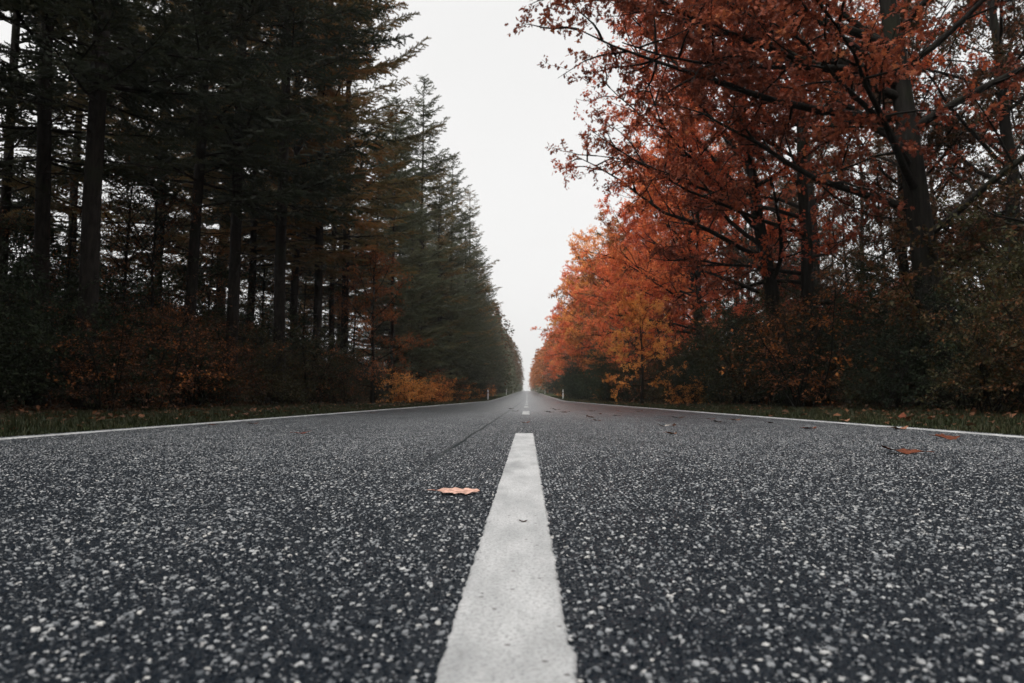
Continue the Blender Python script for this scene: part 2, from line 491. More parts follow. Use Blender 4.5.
def ground_mat():
    m, nt = mat('forest_floor'); g = NT(nt)
    tc = g.n('ShaderNodeTexCoord'); ob = tc.outputs['Object']
    a = g.noise(ob, 6, 6, .7); b = g.noise(ob, .6, 3); c = g.noise(ob, 45, 4, .7)
    col = g.ramp(a.outputs[0], [(.3, (.02, .015, .010)), (.5, (.05, .032, .018)), (.7, (.10, .05, .024))])
    gr = g.ramp(c.outputs[0], [(.3, (.018, .026, .010)), (.7, (.055, .065, .025))])
    sx = g.n('ShaderNodeSeparateXYZ'); g.l(ob, sx.inputs[0])
    ax = g.math('ABSOLUTE', sx.outputs[0])
    ed = g.math('MULTIPLY_ADD', b.outputs[0], 4.0, -2.0)
    fac = g.maprange(g.math('ADD', ax, ed), 5.2, 7.4, 1, 0)
    col = g.mix(fac, col, gr)
    bs = g.n('ShaderNodeBsdfPrincipled'); g.l(col, bs.inputs['Base Color']); bs.inputs['Roughness'].default_value = .95
    bs.inputs['Specular IOR Level'].default_value = .1
    bp = g.n('ShaderNodeBump'); bp.inputs['Strength'].default_value = .7; bp.inputs['Distance'].default_value = .05
    g.l(a.outputs[0], bp.inputs['Height']); g.l(bp.outputs[0], bs.inputs['Normal'])
    out = g.n('ShaderNodeOutputMaterial'); g.l(bs.outputs[0], out.inputs[0])
    return m


def asphalt_mat():
    m, nt = mat('chipped_asphalt'); g = NT(nt)
    m.displacement_method = 'BOTH'
    tc = g.n('ShaderNodeTexCoord'); ob = tc.outputs['Object']
    sx = g.n('ShaderNodeSeparateXYZ'); g.l(ob, sx.inputs[0])
    # stones: jittered cells with a little warp so that they are not round
    wn = g.noise(ob, 95, 2)
    wv = g.n('ShaderNodeVectorMath', operation='MULTIPLY_ADD'); g.l(wn.outputs['Color'], wv.inputs[0])
    wv.inputs[1].default_value = (.011, .011, 0); g.l(ob, wv.inputs[2])
    def cells(scale):
        v = g.n('ShaderNodeTexVoronoi', voronoi_dimensions='2D', feature='F1')
        v.inputs['Scale'].default_value = scale; v.inputs['Randomness'].default_value = 1.0
        g.l(wv.outputs[0], v.inputs['Vector'])
        s = g.n('ShaderNodeSeparateColor'); g.l(v.outputs['Color'], s.inputs[0])
        return v.outputs['Distance'], s.outputs[0], s.outputs[1], s.outputs[2]
    d1, r1, q1, k1 = cells(98)
    d2, r2, q2, k2 = cells(190)
    big = g.noise(ob, .8, 4); mid = g.noise(ob, 5, 3)
    patch = g.math('ADD', g.math('MULTIPLY', big.outputs[0], .5), g.math('MULTIPLY', mid.outputs[0], .5))
    thr = g.maprange(patch, .33, .67, .72, .44)                     # share of bare, light chips
    # two polished wheel tracks in each lane, where more bare chips show
    ln = g.math('ABSOLUTE', g.math('SUBTRACT', g.math('ABSOLUTE', g.math('ADD', sx.outputs[0], g.math('MULTIPLY_ADD', big.outputs[0], .5, -.25))), 1.65))
    trk = g.maprange(g.math('ABSOLUTE', g.math('SUBTRACT', ln, .78)), .10, .45, 1, 0)
    thr = g.math('MULTIPLY_ADD', trk, -.08, g.math('ADD', thr, .035))
    light1 = g.math('GREATER_THAN', r1, thr)
    rad1 = g.math('MULTIPLY_ADD', g.math('POWER', q1, 1.25), .34, .16)
    top1 = g.maprange(d1, g.math('MULTIPLY', rad1, .72), rad1, 1, 0)
    chip1 = g.math('MULTIPLY', light1, top1)
    light2 = g.math('GREATER_THAN', r2, .80)
    top2 = g.maprange(d2, .22, .34, 1, 0)
    chip2 = g.math('MULTIPLY', light2, top2)
    fine = g.noise(ob, 420, 4, .7)
    base = g.ramp(fine.outputs[0], [(.3, (.0027, .0042, .0065)), (.6, (.0070, .0112, .0168)), (.8, (.022, .031, .041))])
    tone = g.ramp(k1, [(0, (.09, .10, .11)), (.35, (.19, .203, .215)), (.75, (.38, .39, .395)), (.92, (.54, .54, .53)), (1, (.66, .64, .60))])
    tone = g.mix(.55, tone, g.ramp(fine.outputs[0], [(.3, (.35, .35, .35)), (.7, (1, 1, 1))]), 'MULTIPLY')
    col = g.mix(g.math('MULTIPLY', chip2, .6), base, (.26, .265, .27))
    col = g.mix(chip1, col, tone)
    # old construction joints left of the middle line
    wob = g.math('MULTIPLY_ADD', g.noise(ob, 1.4, 4).outputs[0], .05, -.025)
    xx = g.math('ADD', sx.outputs[0], wob)
    wid = g.noise(ob, 3.0, 3).outputs[0]
    j1 = g.maprange(g.math('ABSOLUTE', g.math('ADD', xx, .36)), .004, .020, 1, 0)
    j2 = g.maprange(g.math('ABSOLUTE', g.math('ADD', xx, .17)), .002, .010, 1, 0)
    fadein = g.maprange(sx.outputs[1], 1.6, 4.0, 0, 1)
    j = g.math('MAXIMUM', j1, g.math('MULTIPLY', j2, g.maprange(wid, .42, .6, .1, .8)))
    j = g.math('MULTIPLY', j, fadein)
    col = g.mix(g.math('MULTIPLY', j, .82), col, (.008, .012, .013))
    stain = g.maprange(g.noise(ob, .35, 5, .6).outputs[0], .5, .72, 0, .35)
    col = g.mix(stain, col, (.02, .021, .022))
    bs = g.n('ShaderNodeBsdfPrincipled'); g.l(col, bs.inputs['Base Color'])
    g.l(g.math('MULTIPLY_ADD', fine.outputs[0], .20, .21), bs.inputs['Roughness'])
    g.l(g.math('MULTIPLY', g.math('MULTIPLY_ADD', g.math('MAXIMUM', chip1, chip2), .28, .12), g.math('SUBTRACT', 1.0, g.math('MULTIPLY', j, .95))), bs.inputs['Specular IOR Level'])
    # height in metres
    dome1 = g.maprange(d1, .24, .52, 1, 0)
    dome2 = g.maprange(d2, .20, .50, 1, 0)
    h = g.math('MULTIPLY', dome1, g.math('MULTIPLY_ADD', r1, .0014, .0014))
    h = g.math('MULTIPLY_ADD', top1, g.math('MULTIPLY', light1, .0007), h)
    h = g.math('MULTIPLY_ADD', dome2, .0009, h)
    h = g.math('MULTIPLY_ADD', fine.outputs[0], .0004, h)
    h = g.math('MULTIPLY', h, g.math('SUBTRACT', 1.0, g.math('MULTIPLY', j, .9)))
    h = g.math('MULTIPLY', h, g.maprange(sx.outputs[1], 4.5, 16, 1.0, .09))
    dp = g.n('ShaderNodeDisplacement'); dp.inputs['Midlevel'].default_value = 0; dp.inputs['Scale'].default_value = 1
    g.l(h, dp.inputs['Height'])
    out = g.n('ShaderNodeOutputMaterial'); g.l(bs.outputs[0], out.inputs[0]); g.l(dp.outputs[0], out.inputs['Displacement'])
    return m


def paint_mat(name='worn_white_paint', grime=.0):
    m, nt = mat(name); g = NT(nt)
    tc = g.n('ShaderNodeTexCoord'); ob = tc.outputs['Object']
    mp = g.n('ShaderNodeMapping'); mp.inputs['Scale'].default_value = (1, .3, 1); g.l(ob, mp.inputs[0])
    a = g.noise(mp.outputs[0], 11, 5, .6); b = g.noise(ob, 130, 4, .65); c = g.noise(ob, 420, 2)
    col = g.ramp(a.outputs[0], [(.28, (.26, .265, .265)), (.44, (.40, .403, .40)), (.58, (.52, .52, .515)), (.75, (.60, .60, .59))])
    col = g.mix(g.maprange(b.outputs[0], .44, .68, 0, .6), col, (.27, .27, .265))
    v = g.n('ShaderNodeTexVoronoi', voronoi_dimensions='2D'); v.inputs['Scale'].default_value = 55; g.l(ob, v.inputs['Vector'])
    s = g.n('ShaderNodeSeparateColor'); g.l(v.outputs['Color'], s.inputs[0])
    pit = g.math('MULTIPLY', g.math('GREATER_THAN', s.outputs[0], .972), g.maprange(v.outputs['Distance'], .10, .20, 1, 0))
    col = g.mix(g.math('MULTIPLY', pit, .8), col, (.06, .05, .045))
    sp = g.noise(ob, 240, 3, .7)
    col = g.mix(g.maprange(sp.outputs[0], .50, .64, 0, .68), col, (.16, .16, .16))
    w = g.noise(ob, 2.2, 6, .7)
    wear = g.maprange(w.outputs[0], .62 - grime * .3, .74 - grime * .1, 0, .35 + grime)
    col = g.mix(g.math('MULTIPLY', wear, g.maprange(c.outputs[0], .35, .6, .2, 1)), col, (.045, .047, .05))
    bs = g.n('ShaderNodeBsdfPrincipled'); g.l(col, bs.inputs['Base Color']); bs.inputs['Roughness'].default_value = .6
    bp = g.n('ShaderNodeBump'); bp.inputs['Strength'].default_value = .7; bp.inputs['Distance'].default_value = .0025
    hh = g.math('SUBTRACT', g.math('MULTIPLY_ADD', b.outputs[0], 1.0, g.math('MULTIPLY', c.outputs[0], .4)), g.math('MULTIPLY', pit, 1.0))
    g.l(hh, bp.inputs['Height']); g.l(bp.outputs[0], bs.inputs['Normal'])
    out = g.n('ShaderNodeOutputMaterial'); g.l(bs.outputs[0], out.inputs[0])
    return m


M['ground'] = ground_mat(); M['asphalt'] = asphalt_mat(); M['paint'] = paint_mat(); M['edge_paint'] = paint_mat('grimy_edge_paint', .35)


def ground_z(X, Y):
    a = np.abs(X)
    rise = np.clip((a - 6.0) / 6.0, 0, 1) ** 2 * .18
    bump = (np.sin(X * 1.7 + Y * .9) * np.sin(Y * 1.3 - X * .6)) * .05 * np.clip((a - 5.) / 3., 0, 1)
    return gz(Y) - .03 + rise + bump


xs = np.concatenate([-np.geomspace(14, 320, 14)[::-1], np.arange(-13, 13.01, .65), np.geomspace(14, 320, 14)])
ys = np.concatenate([np.linspace(-80, -12, 8), np.arange(-10, 60, .9), np.geomspace(61, 900, 60)])
tag(obj('ground', sheet('ground', xs, ys, ground_z, [M['ground']])), kind='structure')

ysr = np.concatenate([[-30, -15, -6, -3], np.arange(-1.5, 14, .5), np.geomspace(14.6, 640, 70)])
RW = 3.36
road = obj('road', sheet('road', np.linspace(-RW, RW, 15), ysr, lambda X, Y: gz(Y), [M['asphalt']]))
tag(road, kind='structure')
sub = road.modifiers.new('dice', 'SUBSURF'); sub.subdivision_type = 'SIMPLE'; sub.levels = 0; sub.render_levels = 0
SC.cycles.feature_set = 'EXPERIMENTAL'
road.cycles.use_adaptive_subdivision = True
SC.cycles.dicing_rate = 0.6
SC.cycles.offscreen_dicing_scale = 8.0


def strip(name, x0, w, y0, y1, step, jit, top=.0052, seed=0, pm='paint'):
    """a slab of paint with ragged edges, draped on the road"""
    rg = np.random.default_rng(seed)
    n = max(3, int((y1 - y0) / step) + 1) if isinstance(step, float) else len(step)
    y = np.linspace(y0, y1, n) if isinstance(step, float) else step
    j = [np.convolve(rg.normal(0, jit * .9, n + 4), [.3, .5, .6, .5, .3], 'valid') + np.where(rg.random(n) < .3, rg.normal(0, jit * 1.3, n), rg.normal(0, jit * .35, n)) for _ in range(2)]
    xl = x0 - w / 2 + j[0]; xr = x0 + w / 2 + j[1]
    z = gz(y)
    ye = y.copy()
    rows = [(xl - .003, z - .003), (xl, z + top - .0012), (xl + .003, z + top), (x0 + 0 * y - w * .16, z + top), (x0 + 0 * y + w * .16, z + top),
            (xr - .003, z + top), (xr, z + top - .0012), (xr + .003, z - .003)]
    V = np.stack([np.stack([a, ye, b], -1) for a, b in rows], 1)
    k = len(rows)
    i = (np.arange(n - 1)[:, None] * k + np.arange(k - 1)[None])
    f = np.stack([i, i + 1, i + k + 1, i + k], -1).reshape(-1, 4)
    # end faces
    V2 = V.copy()
    mb = MB(); mb.add(V2.reshape(-1, 3), f)
    for row, e in ((0, -1), (n - 1, 1)):
        low = V[row].copy(); low[:, 2] = float(z[row]) - .003; low[:, 1] += e * .003
        idx = np.arange(k - 1)
        mb.add(np.concatenate([V[row], low]), np.stack([idx, idx + 1, idx + k + 1, idx + k], -1))
    return mb.mesh(name, [M[pm]], False)


xe, ye_ = pix(522, 434.3)
tag(obj('road_marking', strip('dash', 0., .121, .1, ye_, .006, .0013, seed=1)), kind='structure')
yy = ye_ + 5.9; k = 2
while yy < 420:
    tag(obj('road_marking', strip('dash', 0., .121, yy, yy + 3.0, .05 if yy < 40 else .5, .0012, seed=k)), kind='structure')
    yy += 8.9; k += 1
for sgn in (-1, 1):
    step = np.concatenate([np.arange(-8, 30, .04), np.geomspace(30.1, 560, 160)])
    tag(obj('edge_line', strip('edge_line', 3.2 * sgn, .10, 0, 0, step, .0045, seed=90 + sgn, pm='edge_paint')), kind='structure')

# ------------------------------------------------------------------ the wood, left
random.seed(3)
L_NEAR = [  # pixel column of the trunk, lateral position, proto, label
    (40, -10.6, 'conB', 'dark conifer whose trunk stands nearest the left edge of the photo'),
    (86, -9.0, 'conA', 'tall dark conifer with the thickest bare trunk on the left, second from the left edge'),
    (184, -9.6, 'conB', 'dark conifer with a lone slim trunk, third clear trunk counted from the left edge'),
    (229, -9.0, 'conA', 'dark conifer with a straight trunk, fourth clear trunk counted from the left edge'),
    (248, -11.0, 'conC', 'olive brown needled conifer standing just behind the fourth trunk from the left'),
    (279, -8.4, 'conA', 'dark conifer, left stem of the twin trunks splitting the bright gap on the left'),
    (290, -9.6, 'conC', 'brownish leaning conifer, right stem of the twin trunks in the left wood'),
    (315, -8.8, 'conAg', 'olive conifer with a straight bare trunk right of the twin trunks in the left wood'),
    (331, -10.4, 'conC', 'olive brown thin trunked conifer between two trunks left of the copper young tree'),
    (343, -8.6, 'conAg', 'olive brown conifer whose bare trunk stands directly left of the copper young tree'),
]
taken = []
for px, X, key, lab in L_NEAR:
    x, y = at(px, X); taken.append((x, y))
    plant('con', key, x, y, lab, 'conifers along the left verge', s=random.uniform(.95, 1.06))
for y in (5.5, 9.0, 0.5, -6):
    plant('con', 'conA' if y > 5 else 'conB', -9.2 + random.uniform(-.6, .6), y, 'dark conifer beyond the left edge of the photo, boughs reaching in', 'conifers beside the camera on the left')
y = 43.0; i = 0
while y < 150:
    key = ('sprA', 'sprB', 'sprA', 'sprB', 'conC', 'sprA')[i % 6]
    lab = ('grey green spruce clothed to the ground, just past the copper young tree' if i == 0 else
           'second grey green spruce past the copper young tree on the left verge' if i == 1 else
           'green spruce in the long row on the left verge, far down the road')
    if i >= 2 and key == 'conC': lab = 'olive brown conifer among the green spruces far down the left verge'
    plant('con', key, (-8.5 if i < 2 else -7.9) + random.uniform(-.9, .7), y, lab, 'spruces down the left verge', s=(.8 if i < 2 else random.uniform(.74, 1.08)))
    y += random.uniform(3.4, 5.8); i += 1
for row, (X, y0, y1, st) in enumerate(((-13.0, 5, 62, 6.0), (-17.5, 2, 60, 7.0))):
    y = y0
    while y < y1:
        key = random.choice(['conA', 'conB', 'conC', 'conB'])
        plant('con', key, X + random.uniform(-1.2, 1.2), y, 'dark conifer deep in the left wood behind the roadside trunks', 'conifers deep in the left wood', s=random.uniform(.8, 1.05))
        y += st * random.uniform(.75, 1.3)
y = 64
while y < 150:
    plant('con', 'sprA', -12.5 + random.uniform(-1, 1), y, 'tall spruce behind the long row of spruces on the left', 'spruces behind the left row', s=random.uniform(.95, 1.2))
    y += random.uniform(5, 7.5)

# young broadleaves and shrubs under the left conifers
x, y = at(372, -7.0)
plant('sap', 'coppertree', x, y, 'copper orange young tree between the bare trunks and the green spruces on the left', s=.92)
for px, X, s, lab in ((60, -11.5, .6, 'rusty young tree low between the two trunks nearest the left edge'),
                      (120, -11.0, .75, 'rusty young tree with thin stem right of the thickest left trunk'),
                      (150, -10.2, .7, 'rusty brown young tree left of the lone slim third trunk'),
                      (205, -10.4, .62, 'rusty young tree between the third and the fourth trunk from the left'),
                      (262, -10.6, .7, 'rusty young tree just left of the twin trunks'),
                      (302, -10.6, .72, 'rusty young tree just right of the twin trunks'),
                      (352, -9.6, .8, 'rusty young tree behind the copper one on the left')):
    x, y = at(px, X)
    plant('sap', 'beech', x, y, lab, 'young trees under the left conifers', s=s)
for px, X, key, s, lab in ((105, -7.9, 'copper', .8, 'low copper leaved shrub in front of the thickest left trunk'),
                           (150, -8.0, 'copper', .9, 'copper leaved shrub by the verge between second and third left trunk'),
                           (195, -8.2, 'copper', 1.0, 'bright copper leaved shrub by the foot of the third left trunk'),
                           (218, -8.0, 'copper', .9, 'copper leaved shrub by the foot of the fourth left trunk'),
                           (340, -7.3, 'copper', .8, 'copper leaved shrub at the foot of the bare trunk by the copper young tree'),
                           (400, -6.9, 'amberbush', 1.3, 'orange leaved bush by the left verge under the first spruce')):
    x, y = at(px, X)
    plant('bush', key, x, y, lab, 'copper shrubs by the left verge', s=s)
i = 0
for X, y0, y1, st, ks in ((-8.8, 2.5, 40, 1.9, ('bushB', 'bramble', 'bushB', 'bushBm')), (-10.8, 2, 44, 2.1, ('bushA', 'bushA', 'bushAm', 'bushB')), (-14, 2, 46, 2.6, ('bushA',)), (-18.5, 2, 50, 2.8, ('bushA',)), (-24, 2, 56, 2.8, ('bushA',))):
    y = y0
    while y < y1:
        key = random.choice(ks)
        if key == 'copper' and y < 12: key = 'bushB'
        front = X > -9
        lab = {'bramble': 'low dark bramble at the foot of the left wood', 'copper': 'sparse copper leaved shrub in the shade of the left wood'}.get(key, 'dark leafy shrub at the front of the left wood' if front else 'dark shrub filling the depth of the left wood')
        plant('bush', key, X + random.uniform(-.7, .7), y, lab, ('brambles of the left wood' if key == 'bramble' else 'copper shrubs of the left wood' if key == 'copper' else 'dark shrubs along the left wood front' if front else 'dark shrubs inside the left wood'), s=random.uniform(.8, 1.2) * (1.55 if X < -12 else 1))
        y += st * random.uniform(.75, 1.3)
y = 42
while y < 130:
    key = random.choice(['bramble', 'amberbush', 'bushB', 'copper', 'amberbush'])
    lab, grp = {'bramble': ('low dark bramble under the row of spruces on the left', 'brambles under the left spruces'), 'amberbush': ('orange bush under the row of spruces on the left', 'orange bushes under the left spruces'),
           'bushB': ('dark green bush under the row of spruces on the left', 'green bushes under the left spruces'), 'copper': ('copper shrub under the row of spruces on the left', 'copper shrubs under the left spruces')}[key]
    plant('bush', key, -6.2 + random.uniform(-.8, .3), y, lab, grp, s=random.uniform(.7, 1.3))
    y += random.uniform(2.5, 5)

# ------------------------------------------------------------------ the wood, right
random.seed(5)
R_NEAR = [
    (944, 9.0, 'oakE', 'big red leaved tree with the thickest dark leaning trunk on the right', 0.0, 1.0),
    (824, 9.4, 'oakBm', 'maroon tree whose upright dark trunk stands left of the thickest right trunk', .1, 1.0),
    (786, 8.6, 'oakA', 'red leaved tree with a slender trunk leaning towards the road, left of two upright trunks', .25, .95),
    (706, 8.8, 'oakB', 'red orange tree with forked limbs, farthest of the right trees whose trunk shows', .5, .86),
]
for px, X, key, lab, rz, s in R_NEAR:
    x, y = at(px, X)
    plant('broad', key, x, y, lab, 'red trees along the right verge', rz=rz, s=s)
plant('broad', 'oakF', 10.2, 9.4, 'umber brown tree beyond the right edge, its crown filling the top right corner', rz=2.2, s=1.0)
plant('broad', 'dark', 11.2, 3.0, 'brown green tree beside the camera on the right, outside the photo', rz=1.0)  # unseen tree, added to shade the thick leaning trunk
plant('broad', 'dark', 12.6, 7.0, 'brown green tree beyond the right edge, behind the umber brown one', rz=2.0)
for y in (-3, -9, -15, -21, -28):
    plant('broad', 'oakBm', 10.4 + random.uniform(-.6, .6), y, 'maroon tree behind the camera on the right, outside the photo', 'maroon trees behind the camera')
    plant('broad', 'dark', 15 + random.uniform(-.6, .6), y + 2, 'brown green tree behind the camera on the right, outside the photo', 'brown green trees behind the camera')
    plant('con', 'conA', -9.6 + random.uniform(-.6, .6), y - 8, 'dark conifer behind the camera on the left, outside the photo', 'conifers behind the camera')
    plant('con', 'conB', -14 + random.uniform(-.6, .6), y - 2, 'dark conifer behind the camera deep in the left wood, outside the photo', 'deep conifers behind the camera')
y = 37.5; i = 0
while y < 150:
    key = ('oakC', 'oakD', 'oakDm', 'oakC', 'dark', 'oakD', 'oakCo', 'oakDm')[i % 8]
    kc = 'd' if key == 'dark' else key[4:] or 'r'
    lab = ('bright red orange tree beside the amber young tree on the right verge' if i == 0 else {'r': 'red tree in the long autumn row far down the right verge', 'o': 'orange tree in the long autumn row far down the right verge', 'm': 'rust brown tree in the long autumn row far down the right verge', 'd': 'brown green tree in the long autumn row far down the right verge'}[kc])
    if i in (3, 6, 9, 13):
        plant('con', 'sprB', 7.6 + random.uniform(-.4, .4), y - 1.5, 'dark green spruce standing among the red trees far down the right verge', 'spruces in the right row', s=random.uniform(.5, .75))
    plant('broad', key, 8.9 + random.uniform(-.8, .8), y, lab, None if i == 0 else {'r': 'red', 'o': 'orange', 'm': 'rust brown', 'd': 'brown green'}[kc] + ' trees far down the right verge', rz=random.uniform(-.6, .6), s=random.uniform(.78, 1.14))
    y += random.uniform(4.8, 7.4); i += 1
x, y = at(642, 5.1)
plant('broad', 'amber', x, y, 'small amber yellow tree, the brightest foliage on the right verge', s=.54)
for X, y0, y1, st in ((13, 4, 60, 4.6), (17.5, 4, 60, 5), (22, 5, 60, 5.2)):
    y = y0
    while y < y1:
        key = random.choice(['dark', 'dark', 'oakF' if X < 15 else 'dark'])
        plant('broad', key, X + random.uniform(-1.2, 1.2), y, 'brown green tree deep in the right wood' if key == 'dark' else 'umber tree in the second row of the right wood',
              'brown green trees deep in the right wood' if key == 'dark' else 'umber trees in the second row on the right', s=random.uniform(.85, 1.1))
        y += st * random.uniform(.75, 1.3)
y = 62
while y < 150:
    plant('broad', 'oakC', 13.5 + random.uniform(-1, 1), y, 'red tree behind the long autumn row on the right', 'red trees behind the right row', s=random.uniform(.95, 1.2))
    y += random.uniform(6, 8)
# shrubs of the right wood
x, y = at(604, 6.6); plant('bush', 'amberbush', x, y, 'orange bush by the right verge left of the amber tree', s=.85)
x, y = at(690, 6.9); plant('bush', 'amberbush', x, y, 'orange bush at the right verge under the forked red tree', s=.85)
for X, y0, y1, st, ks in ((7.6, 2.5, 62, 2.0, ('bushB', 'bushBm', 'bramble', 'bushB', 'copper')), (9.6, 2, 66, 2.0, ('bushA', 'bushAm', 'bushB')), (12.2, 2, 64, 2.3, ('bushA',)), (16, 2, 62, 2.6, ('bushA',)), (21, 2, 60, 2.8, ('bushA',))):
    y = y0
    while y < y1:
        key = random.choice(ks); front = X < 8.5
        if key == 'copper' and y < 16: key = 'bushBm'
        lab = 'low brown green bramble at the foot of the right wood' if key == 'bramble' else 'sparse copper shrub at the foot of the right wood' if key == 'copper' else 'brown green leafy shrub in the right wood' if key.endswith('m') else 'dark green leafy shrub at the front of the right wood' if front else 'dark shrub filling the depth of the right wood'
        plant('bush', key, X + random.uniform(-.6, .6), y, lab, 'brambles of the right wood' if key == 'bramble' else 'copper shrubs of the right wood' if key == 'copper' else 'brown green shrubs of the right wood' if key.endswith('m') else 'dark green shrubs along the right wood front' if front else 'dark shrubs inside the right wood', s=random.uniform(.65, 1.35) * (1.2 if X > 12 else 1.08))
        y += st * random.uniform(.75, 1.3)
y = 46
while y < 140:
    key = random.choice(['bushB', 'bushA', 'bushA', 'bushB', 'amberbush'])
    lab, grp = {'amberbush': ('orange bush under the far red row on the right', 'orange bushes under the far right row'), 'bushB': ('dark green bush under the far red row on the right', 'green bushes under the far right row'),
           'bushA': ('tall dark bush under the far red row on the right', 'tall bushes under the far right row')}[key]
    plant('bush', key, 6.1 + random.uniform(-.5, .7), y, lab, grp, s=random.uniform(.85, 1.45))
    y += random.uniform(2.2, 3.8)

# ------------------------------------------------------------------ far woods as one mass each
def far_wood(name, side, seed, mats):
    rg = np.random.default_rng(seed); mb = MB()
    y = 152.
    while y < 520:
        for X in (7.8, 12.5):
            x = side * (X + rg.uniform(-.7, .7)); H = rg.uniform(13, 20) * (1.1 if side < 0 else .85); yy_ = y + rg.uniform(-2, 2); z0 = gz1(yy_)
            con = (side < 0 and rg.random() < .8) or (side > 0 and rg.random() < .4)
            mi = 0 if con else 1
            tube(mb, [(x, yy_, z0 - .2), (x, yy_, z0 + H * .9)], [.2, .04], 5, 2)
            n = int(1900 if y < 260 else 1000)
            u = rg.random(n) ** (.8 if con else .6)
            if con: rr = 4.3 * (1 - u) ** .8 + .2
            else: rr = 5.4 * np.sin(np.pi * np.clip(u * .85 + .14, 0, 1)) ** .6
            th = rg.random(n) * 6.283; q = np.sqrt(rg.random(n)) * .3 + .7
            lump = 1 + .22 * np.sin(th * 3 + u * 14 + rg.random() * 6) * np.cos(th * 2 - u * 9)
            P = np.stack([x + np.cos(th) * rr * q * lump, yy_ + np.sin(th) * rr * q * lump, z0 + .4 + u * (H - .4) + rg.normal(0, .25, n)], 1)
            D = np.stack([np.cos(th), np.sin(th), rg.normal(-.15, .4, n)], 1)
            scatter_leaves(mb, P, D, rg.normal(0, .4, (n, 3)) + [0, 0, 1], rg.uniform(.35, .8, n), plain_leaf(.32), mi)
        y += 5.5
    o = obj(name, mb.mesh(name, mats)); tag(o, 'far woodland on the %s merging into haze at the end of the road' % ('left' if side < 0 else 'right'), 'woodland', kind='stuff')

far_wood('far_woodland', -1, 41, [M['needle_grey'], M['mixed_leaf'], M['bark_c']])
far_wood('far_woodland', 1, 42, [M['needle_grey'], M['brown_leaf'], M['bark_o']])

# ------------------------------------------------------------------ grass and litter
def grass():
    rg = np.random.default_rng(51); mb = MB()
    n = 210000
    y = np.concatenate([rg.uniform(1, 26, n * 3 // 5), rg.uniform(26, 110, n - n * 3 // 5)])
    sd = np.where(rg.random(n) < .5, -1., 1.)
    a = 3.42 + rg.random(n) ** 1.25 * 4.6
    # ragged asphalt edge
    a += .06 * np.sin(y * 3.1) + .05 * np.sin(y * 7.7 + 1)
    x = sd * a
    cl = np.sin(x * 2.3 + 1.3 * np.sin(y * .9)) * np.sin(y * 1.9 + x) 
    h = (.025 + .035 * np.clip((a - 3.4) / 1.2, 0, 1) + .035 * cl) * rg.uniform(.5, 1.5, n); h = np.clip(h, .02, .25)
    z = ground_z(x, y)
    az = rg.random(n) * 6.283; ln = rg.uniform(.1, .8, n) * h
    w = rg.uniform(.0025, .0055, n) * np.where(y > 26, 2.2, 1.2)
    P = np.stack([x, y, z], 1)
    sv = np.stack([np.cos(az + 1.57), np.sin(az + 1.57), 0 * az], 1) * w[:, None]
    lv = np.stack([np.cos(az), np.sin(az), 0 * az], 1) * ln[:, None]
    up = np.array([0, 0, 1.]) * h[:, None]
    V = np.stack([P - sv, P + sv, P + lv * .35 + up * .6 + sv * .7, P + lv * .35 + up * .6 - sv * .7, P + lv + up], 1)
    i = (np.arange(n) * 5)[:, None]
    mb.add(V.reshape(-1, 3), np.concatenate([i + [0, 1, 2], i + [0, 2, 3], i + [3, 2, 4]], 0))
    o = obj('grass', mb.mesh('grass', [M['grass']]))
    tag(o, 'short green grass on the verges beside the road', 'grass', kind='stuff')


def litter():
    rg = np.random.default_rng(52); mb = MB()
    n = 15000
    sd = np.where(rg.random(n) < .5, -1., 1.); a = 3.7 + rg.random(n) ** .7 * 9
    x = sd * a; y = 1 + rg.random(n) ** 1.4 * 75
    P = np.stack([x, y, ground_z(x, y) + rg.uniform(.01, .07, n)], 1)
    D = np.concatenate([rg.normal(0, 1, (n, 2)), rg.normal(0, .3, (n, 1))], 1)
    scatter_leaves(mb, P, D, rg.normal(0, .35, (n, 3)) + [0, 0, 1], rg.uniform(.05, .13, n), plain_leaf(.3, .5))
    o = obj('leaf_litter', mb.mesh('litter', [M['litter']]))
    tag(o, 'brown fallen leaves strewn over the verges and the wood floor', 'leaf litter', kind='stuff')


grass(); litter()

# ------------------------------------------------------------------ single fallen leaves on the road
def leaf_one(name, col, vein):
    m, nt = mat(name); g = NT(nt)
    tc = g.n('ShaderNodeTexCoord'); a = g.noise(tc.outputs['Object'], 60, 4, .6)
    c = g.mix(g.maprange(a.outputs[0], .35, .7, 0, 1), tuple(col), tuple(q * .55 for q in col))
    sx = g.n('ShaderNodeSeparateXYZ'); g.l(tc.outputs['Object'], sx.inputs[0])
    c = g.mix(g.maprange(g.math('ABSOLUTE', sx.outputs[1]), .0, .002, .8, 0), c, tuple(vein))
    bs = g.n('ShaderNodeBsdfPrincipled'); g.l(c, bs.inputs['Base Color']); bs.inputs['Roughness'].default_value = .75; bs.inputs['Specular IOR Level'].default_value = .1
    bp = g.n('ShaderNodeBump'); bp.inputs['Strength'].default_value = .5; bp.inputs['Distance'].default_value = .002
    g.l(a.outputs[0], bp.inputs['Height']); g.l(bp.outputs[0], bs.inputs['Normal'])
    out = g.n('ShaderNodeOutputMaterial'); g.l(bs.outputs[0], out.inputs[0])
    return m


LM = dict(pink=leaf_one('leaf_pale_underside', (.70, .43, .34), (.42, .13, .07)), rust=leaf_one('leaf_rust', (.15, .045, .022), (.08, .025, .014)),
          brown=leaf_one('leaf_dark_brown', (.065, .030, .019), (.04, .02, .013)), red=leaf_one('leaf_red', (.26, .062, .032), (.14, .03, .015)),
          pale=leaf_one('leaf_pale_grey', (.58, .52, .47), (.3, .2, .15)), tan=leaf_one('leaf_tan', (.28, .14, .085), (.16, .07, .035)))


